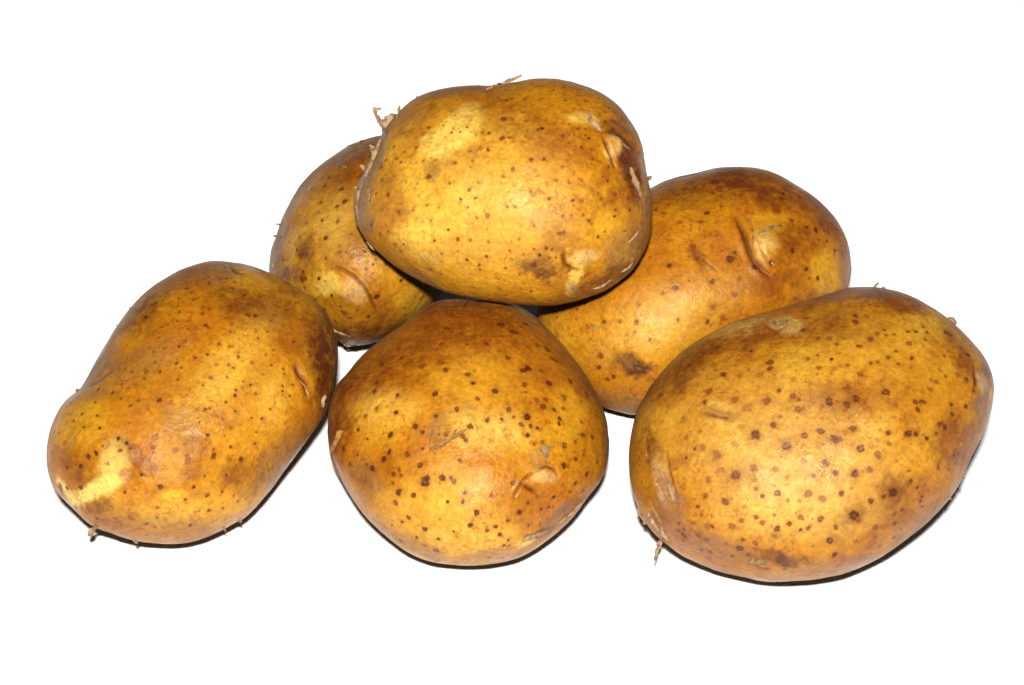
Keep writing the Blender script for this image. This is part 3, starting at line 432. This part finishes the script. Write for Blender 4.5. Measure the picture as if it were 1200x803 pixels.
# ---------------------------------------------------------------- dense mesh topology shared by all bodies
NF, NB = 400, 34
def topology():
    n = NF
    a = np.linspace(-1, 1, n + 1)
    gx, gy = np.meshgrid(a, a, indexing='ij')
    gx, gy = gx.ravel(), gy.ravel()
    big = np.abs(gx) > np.abs(gy)
    rr = np.where(big, np.abs(gx), np.abs(gy))
    with np.errstate(divide='ignore', invalid='ignore'):
        th = np.where(big, np.where(gx > 0, 0, math.pi) + (math.pi / 4) * (gy / gx), np.where(gy > 0, math.pi / 2, -math.pi / 2) - (math.pi / 4) * (gx / np.where(gy == 0, 1, gy)))
    th = np.where(rr == 0, 0, th)
    idx = np.arange((n + 1) ** 2).reshape(n + 1, n + 1)
    q = np.stack([idx[:-1, :-1], idx[1:, :-1], idx[1:, 1:], idx[:-1, 1:]], -1).reshape(-1, 4)
    ring = np.concatenate([idx[:-1, 0], idx[-1, :-1], idx[:0:-1, -1], idx[0, :0:-1]])
    B = len(ring)
    m = [rr]; tt = [th]; side = [np.ones_like(rr)]
    faces = [q]; prev = ring; base = (n + 1) ** 2
    for k in range(1, NB):
        mk = 1 - k / NB
        m.append(np.full(B, mk)); tt.append(th[ring]); side.append(-np.ones(B))
        cur = np.arange(base, base + B); base += B
        faces.append(np.stack([prev, cur, np.roll(cur, -1), np.roll(prev, -1)], 1))
        prev = cur
    m.append(np.zeros(1)); tt.append(np.zeros(1)); side.append(-np.ones(1))
    tri = np.stack([prev, np.full(B, base), np.roll(prev, -1)], 1)
    return np.concatenate(m), np.concatenate(tt), np.concatenate(side), np.concatenate(faces), tri
TM, TTH, TS, TQ, TT = topology()

def normals_of(p):
    n = np.zeros_like(p)
    fn = np.cross(p[TQ[:, 2]] - p[TQ[:, 0]], p[TQ[:, 3]] - p[TQ[:, 1]])
    for c in range(4):
        for a in range(3):
            n[:, a] += np.bincount(TQ[:, c], fn[:, a], len(p))
    l = np.linalg.norm(n, axis=1); l[l == 0] = 1
    return n / l[:, None]

def polyline_dist(x, y, pts):
    best = np.full(x.shape, 1e9)
    for (ax, ay), (bx, by) in zip(pts[:-1], pts[1:]):
        dx, dy = bx - ax, by - ay
        t = np.clip(((x - ax) * dx + (y - ay) * dy) / (dx * dx + dy * dy), 0, 1)
        best = np.minimum(best, np.hypot(x - ax - t * dx, y - ay - t * dy))
    return best

def mesh_from(name, v, quads, tris, col):
    me = bpy.data.meshes.new(name)
    me.vertices.add(len(v))
    me.vertices.foreach_set('co', v.astype(np.float32).ravel())
    loops = np.concatenate([quads.ravel(), tris.ravel()]).astype(np.int32)
    me.loops.add(len(loops))
    me.loops.foreach_set('vertex_index', loops)
    nq, nt_ = len(quads), len(tris)
    me.polygons.add(nq + nt_)
    st = np.concatenate([np.arange(nq) * 4, nq * 4 + np.arange(nt_) * 3]).astype(np.int32)
    me.polygons.foreach_set('loop_start', st)
    me.polygons.foreach_set('use_smooth', np.ones(nq + nt_, bool))
    me.update(calc_edges=True)
    ca = me.attributes.new('pigment_shade', 'FLOAT_COLOR', 'POINT')
    ca.data.foreach_set('color', np.concatenate([col, np.ones((len(col), 1))], 1).astype(np.float32).ravel())
    me.materials.append(SKIN)
    return me

def submesh(v, col, quads, tris):
    used = np.unique(np.concatenate([quads.ravel(), tris.ravel()]).astype(int))
    mp = np.zeros(len(v), int); mp[used] = np.arange(len(used))
    return v[used], col[used], mp[quads], mp[tris]

def build_potato(key):
    P = POT[key]; rng = np.random.default_rng(P['seed']); sd = P['seed'] * 100
    w, u, v = P['fr']
    x, y, d = body_local(P, TM, TTH, TS)
    L3 = np.stack([x, y, d], 1)
    rho = np.sin(TM * math.pi / 2)
    n = -normals_of(L3)
    if (n * L3).sum() < 0: n = -n
    front = TS > 0
    inner = np.where(front, 1 - rho ** 8, 1.0)
    back = np.where(front, 0.0, 1 - rho ** 2)
    # broad lumps and shallow waviness
    h = fbm(L3, 120, sd + 1, 2) * (3.5 * inner + 5 * back) + fbm(L3, 38, sd + 2, 3) * 1.5 * inner + fbm(L3, 9, sd + 3, 2) * 0.28
    # reference coordinates of every front point (features were measured there)
    W3 = to_world(P, x, y, d)
    q = W3 - CAM
    s = q @ FWD
    px = 600 + (q @ RIGHT) / s * FPX
    py = 401.5 - (q @ UP) / s * FPX
    fx = np.where(front, px, -9999.0)
    for bx, by, br, bh in P['bumps']:
        h = h + bh * np.exp(-((fx - bx) ** 2 + (py - by) ** 2) / (2 * (br * 0.55) ** 2)) * np.where(front, 1, 0)
    wob = vnoise(L3, 6, sd + 5) * 0.8
    gcol = []
    for pts, gw, gh, pg, gs in P['grooves']:
        dd = polyline_dist(fx, py, pts) + wob * 0.5
        # taper at the ends
        e0 = np.hypot(fx - pts[0][0], py - pts[0][1]); e1 = np.hypot(fx - pts[-1][0], py - pts[-1][1])
        ln = sum(math.dist(a, b) for a, b in zip(pts[:-1], pts[1:]))
        tp = sstep(0, ln * 0.3, np.minimum(e0, e1) + 1.2)
        prof = np.exp(-(dd / gw) ** 2) * tp
        h = h + gh * 0.85 * prof + abs(gh) * 0.30 * np.exp(-((dd - gw * 2.4) / (gw * 1.3)) ** 2) * tp
        gcol.append((prof, pg, gs))

    # ---- pigment
    col = np.tile(PIG_SHADE['base'], (len(x), 1))
    def mix(c, pg, f):
        f = np.clip(f, 0, 1)[:, None]
        return c * (1 - f) + (PIG_SHADE[pg] if isinstance(pg, str) else pg) * f
    nb = fbm(L3, 75, sd + 10, 3); nm = fbm(L3, 26, sd + 11, 3, .6); nf = fbm(L3, 8, sd + 12, 3, .7)
    col = mix(col, 'Y', sstep(0.0, 0.7, nb + 0.35 * nm) * 0.55)
    col = mix(col, 'O', sstep(0.0, 0.55, -nb + 0.3 * nm) * 0.6)
    bf = sstep(0.05, 0.6, fbm(L3, 48, sd + 13, 4, .6))
    col = mix(col, 'B', bf * 0.7)
    wx, wy = nm * 9 + nf * 2.5, fbm(L3, 24, sd + 14, 3, .6) * 9 + fbm(L3, 7, sd + 15, 2) * 2.5
    ns = fbm(L3, 11, sd + 16, 4, .75)
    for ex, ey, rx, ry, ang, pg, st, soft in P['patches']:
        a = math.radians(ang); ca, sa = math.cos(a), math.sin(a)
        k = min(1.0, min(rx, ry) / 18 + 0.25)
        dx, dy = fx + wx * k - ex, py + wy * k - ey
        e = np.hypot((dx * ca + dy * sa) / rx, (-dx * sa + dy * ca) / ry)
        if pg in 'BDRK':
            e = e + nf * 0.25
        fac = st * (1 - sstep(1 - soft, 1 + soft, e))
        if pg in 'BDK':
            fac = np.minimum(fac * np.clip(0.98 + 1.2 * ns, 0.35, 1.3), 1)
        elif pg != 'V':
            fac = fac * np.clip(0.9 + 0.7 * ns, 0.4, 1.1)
        if pg == 'K':
            h = h + fac * (vnoise(L3, 3.0, sd + 41) * 1.1 + vnoise(L3, 6.0, sd + 42) * 0.8)
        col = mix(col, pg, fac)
    # darker, tanner skin where the potato rested in soil (unseen back side too)
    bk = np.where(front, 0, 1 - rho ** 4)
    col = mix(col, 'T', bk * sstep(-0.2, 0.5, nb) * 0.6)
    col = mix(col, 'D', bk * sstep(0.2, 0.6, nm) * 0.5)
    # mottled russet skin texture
    col = col * (1 + 0.17 * nf[:, None] + 0.10 * fbm(L3, 3.2, sd + 20, 2)[:, None])
    fl = sstep(0.18, 0.5, fbm(L3, 5, sd + 21, 2, .7)) * sstep(-0.15, 0.35, fbm(L3, 60, sd + 22, 2))
    col = mix(col, col * np.array([0.72, 0.50, 0.6]), fl * 0.75)
    for prof, pg, gs in gcol:
        col = mix(col, pg, prof * min(1.0, gs * 1.15))

    # ---- lenticels
    spots = []
    vis = np.where(front)[0]
    for ox, oy, lst in P['tiles']:
        for t in lst:
            X, Y, R, S = t[:4]; ty = t[4] if len(t) > 4 else 0
            spots.append((ox + X / 5, oy + Y / 5, max(1.55, R / 5 * (1.22 if key in ('P4', 'P6') else 1.1)), S, ty))
    if key in ('P4', 'P5'):
        pass
    sc = []
    for sx, sy, r, S, ty in spots:
        dd = (px[vis] - sx) ** 2 + (py[vis] - sy) ** 2
        i = int(np.argmin(dd))
        if dd[i] < 16:
            sc.append((L3[vis[i]], r, S, ty))
    nrand = {'P1': 150, 'P2': 90, 'P3': 170, 'P4': 90, 'P5': 170, 'P6': 300}[key]
    for i in rng.choice(len(vis), nrand):                    # the faint small ones between
        sc.append((L3[vis[i]], rng.uniform(0.9, 1.6), rng.uniform(.3, .75), 0))
    bi = np.where(~front)[0]
    for i in rng.choice(bi, 110):
        sc.append((L3[i], rng.uniform(1.5, 3.4), rng.uniform(.5, 1.1), int(rng.random() < .3)))
    cellk = np.floor(L3 / 16).astype(int)
    order = {}
    keys = (cellk[:, 0] + 64) * 65536 + (cellk[:, 1] + 64) * 256 + (cellk[:, 2] + 64)
    srt = np.argsort(keys, kind='stable'); ks = keys[srt]
    def near(c, R):
        out = []
        lo = np.floor((c - R) / 16).astype(int); hi = np.floor((c + R) / 16).astype(int)
        for a in range(lo[0], hi[0] + 1):
            for b in range(lo[1], hi[1] + 1):
                for e in range(lo[2], hi[2] + 1):
                    kk = (a + 64) * 65536 + (b + 64) * 256 + (e + 64)
                    i0, i1 = np.searchsorted(ks, kk, 'left'), np.searchsorted(ks, kk, 'right')
                    if i1 > i0: out.append(srt[i0:i1])
        return np.concatenate(out) if out else np.zeros(0, int)
    jit = vnoise(L3, 2.6, sd + 30)
    for c, r, S, ty in sc:
        ids = near(c, r * 3.2)
        if not len(ids): continue
        ax = rng.normal(size=3); ax /= np.linalg.norm(ax)
        dv = L3[ids] - c
        dist = np.sqrt((dv ** 2).sum(1) + 0.5 * (dv @ ax) ** 2) + jit[ids] * 0.28 * r
        core = 1 - sstep(r * 0.72, r * 1.12, dist)
        halo = np.exp(-(dist / (r * (2.0 if ty == 2 else 1.5))) ** 2)
        cc = col[ids]
        hs = (0.65 if ty == 2 else 0.38) * min(S, 1)
        cc = cc * (1 - halo[:, None] * hs) + PIG_SHADE['B'] * 0.8 * halo[:, None] * hs
        f = core * min(0.96, 0.88 * S)
        if ty in (1, 2) or r > 3.0:
            f = f * (1 - (0.5 if ty == 1 else 0.28) * (1 - sstep(r * 0.1, r * 0.5, dist)))
        sp = PIG_SHADE['spot'] * (0.55 if S > 1.15 else 0.9 if S > 0.85 else 1.4)
        col[ids] = cc * (1 - f[:, None]) + sp * f[:, None]
        h[ids] += -0.14 * min(S, 1) * np.exp(-(dist / (r * .9)) ** 2) + 0.10 * np.exp(-((dist - 1.6 * r) / (0.7 * r)) ** 2)
    # tiny scratches
    for _ in range(26):
        i = int(rng.choice(vis)); c = L3[i]; ids = near(c, 7)
        ax = np.cross(n[i], rng.normal(size=3)); ax /= np.linalg.norm(ax)
        dv = L3[ids] - c; al = dv @ ax
        of = np.sqrt(np.maximum((dv ** 2).sum(1) - al ** 2, 0))
        f = np.exp(-(of / .55) ** 2) * (np.abs(al) < rng.uniform(2, 6)) * rng.uniform(.3, .7)
        col[ids] = col[ids] * (1 - f[:, None]) + PIG_SHADE['D'] * f[:, None]

    col = col * np.array(CAST[key])
    # ---- displaced body
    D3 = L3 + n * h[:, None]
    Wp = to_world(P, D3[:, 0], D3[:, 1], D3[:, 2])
    return P, D3, Wp, px, py, front, col

def ribbon(P, D3, origin, pxs, pys, vis, path, width, kind, rng):
    pts = np.array([(a[0], a[1], a[2]) for a in path], float)
    if len(pts) == 2:
        pts = np.array([pts[0], (pts[0] + pts[1]) / 2 + [0.3, -0.2, 0.5], pts[1]])
    seg = np.concatenate([[0], np.cumsum(np.hypot(np.diff(pts[:, 0]), np.diff(pts[:, 1])))])
    n = int(max(6, seg[-1] / 1.4))
    s = np.linspace(0, seg[-1], n)
    c = np.stack([np.interp(s, seg, pts[:, i]) for i in range(3)], 1)
    for _ in range(2):
        c[1:-1] = (c[:-2] + 2 * c[1:-1] + c[2:]) / 4
    # depth of the body under each centre point
    dep = np.zeros(n)
    lx, ly = to_plane(c[:, 0], c[:, 1], P['fr'])
    for i in range(n):
        dd = (pxs - c[i, 0]) ** 2 + (pys - c[i, 1]) ** 2
        j = int(np.argmin(dd)); dep[i] = D3[vis[j], 2]
    dep = np.minimum(dep, np.interp(np.arange(n), np.arange(n), dep))
    ker = np.array([1, 2, 1]) / 4
    if n > 4: dep[1:-1] = np.convolve(dep, ker, 'valid')
    dep = dep - c[:, 2] - 0.25
    tx, ty = np.gradient(lx), np.gradient(ly); tl = np.hypot(tx, ty) + 1e-6
    nx, ny = -ty / tl, tx / tl
    u01 = s / seg[-1]
    prof = (np.clip(np.sin(math.pi * (0.12 + 0.80 * u01)), 0, 1)) ** 0.6
    wd = width * 0.5 * prof * (1 + 0.22 * np.convolve(rng.normal(size=n + 2), [.5, .7, .5], 'valid'))
    M = 5
    layers = []
    th = 0.45
    curl = rng.uniform(-0.5, 0.9) * width * 0.25
    jl = rng.normal(size=n) * width * 0.05
    for lay in (0, 1):
        for i in range(n):
            for k in range(M):
                a = (k / (M - 1)) * 2 - 1
                ox = (a * wd[i] + jl[i])
                dz = -curl * a * a + rng.normal() * 0.10 + (th if lay else 0)
                layers.append((lx[i] + nx[i] * ox, ly[i] + ny[i] * ox, dep[i] + dz))
    V = np.array(layers)
    Wp = to_world(P, V[:, 0], V[:, 1], V[:, 2]) - origin
    F = []
    o = n * M
    for i in range(n - 1):
        for k in range(M - 1):
            a, b_, c_, d_ = i * M + k, (i + 1) * M + k, (i + 1) * M + k + 1, i * M + k + 1
            F.append((a, b_, c_, d_)); F.append((o + d_, o + c_, o + b_, o + a))
        for k, fl_ in ((0, 0), (M - 1, 1)):
            a, b_ = i * M + k, (i + 1) * M + k
            F.append((a, o + a, o + b_, b_) if not fl_ else (b_, o + b_, o + a, a))
    for k in range(M - 1):
        F.append((k, k + 1, o + k + 1, o + k)); e = (n - 1) * M
        F.append((e + k + 1, e + k, o + e + k, o + e + k + 1))
    me = bpy.data.meshes.new('skin_flake')
    me.from_pydata([tuple(p) for p in Wp], [], F)
    me.polygons.foreach_set('use_smooth', np.ones(len(F), bool))
    me.materials.append(FLAKE[kind])
    return me

place_all()
ORDER = ['P4', 'P6', 'P1', 'P2', 'P5', 'P3']
built = {}
for key in ORDER:
    P, D3, Wp, px, py, front, col = build_potato(key)
    built[key] = [P, D3, Wp, px, py, front, col]
    # rest exactly on the board
    if key != 'P3':
        Wp[:, 2] -= Wp[:, 2].min() + 0.0002

for key in ORDER:
    P, D3, Wp, px, py, front, col = built[key]
    rng = np.random.default_rng(P['seed'] + 7)
    origin = Wp.mean(0); origin[2] = Wp[:, 2].min()
    loc = Wp - origin
    qc = TQ
    cx, cy = px[qc].mean(1), py[qc].mean(1)
    fm = front[qc].all(1)
    taken = np.zeros(len(qc), bool)
    eye_sets = []
    for ex, ey, rx, ry, ang in P['eyes']:
        a = math.radians(ang); ca, sa = math.cos(a), math.sin(a)
        dx, dy = cx - ex, cy - ey
        sel = (np.hypot((dx * ca + dy * sa) / rx, (-dx * sa + dy * ca) / ry) < 1) & fm & ~taken
        taken |= sel
        eye_sets.append(sel)
    # winding: faces must look outwards
    f0 = qc[0]; c0 = loc.mean(0)
    nn = np.cross(loc[qc[:, 2]] - loc[qc[:, 0]], loc[qc[:, 3]] - loc[qc[:, 1]])
    outw = ((loc[qc].mean(1) - c0) * nn).sum(1)
    flipF = outw[:NF * NF].mean() < 0
    flipB = outw[NF * NF:].mean() < 0
    Q = qc.copy()
    if flipF: Q[:NF * NF] = Q[:NF * NF, ::-1]
    if flipB: Q[NF * NF:] = Q[NF * NF:, ::-1]
    T = TT[:, ::-1] if flipB else TT
    empt = np.zeros((0, 3), int)
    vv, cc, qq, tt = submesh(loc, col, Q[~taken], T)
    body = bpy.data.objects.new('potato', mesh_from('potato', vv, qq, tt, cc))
    scene.collection.objects.link(body)
    body.location = Vector(origin)
    body['label'] = P['label']; body['category'] = 'potato'; body['group'] = 'pile of unpeeled potatoes'
    for sel in eye_sets:
        if sel.sum() < 20: continue
        vv, cc, qq, tt = submesh(loc, col, Q[sel], empt)
        e = bpy.data.objects.new('eye', mesh_from('eye', vv, qq, tt, cc))
        scene.collection.objects.link(e); e.parent = body
    vis = np.where(front)[0]
    for path, width, kind in P['flakes']:
        me = ribbon(P, D3, origin, px[vis], py[vis], vis, path, width, kind, rng)
        f = bpy.data.objects.new('skin_flake', me)
        scene.collection.objects.link(f); f.parent = body
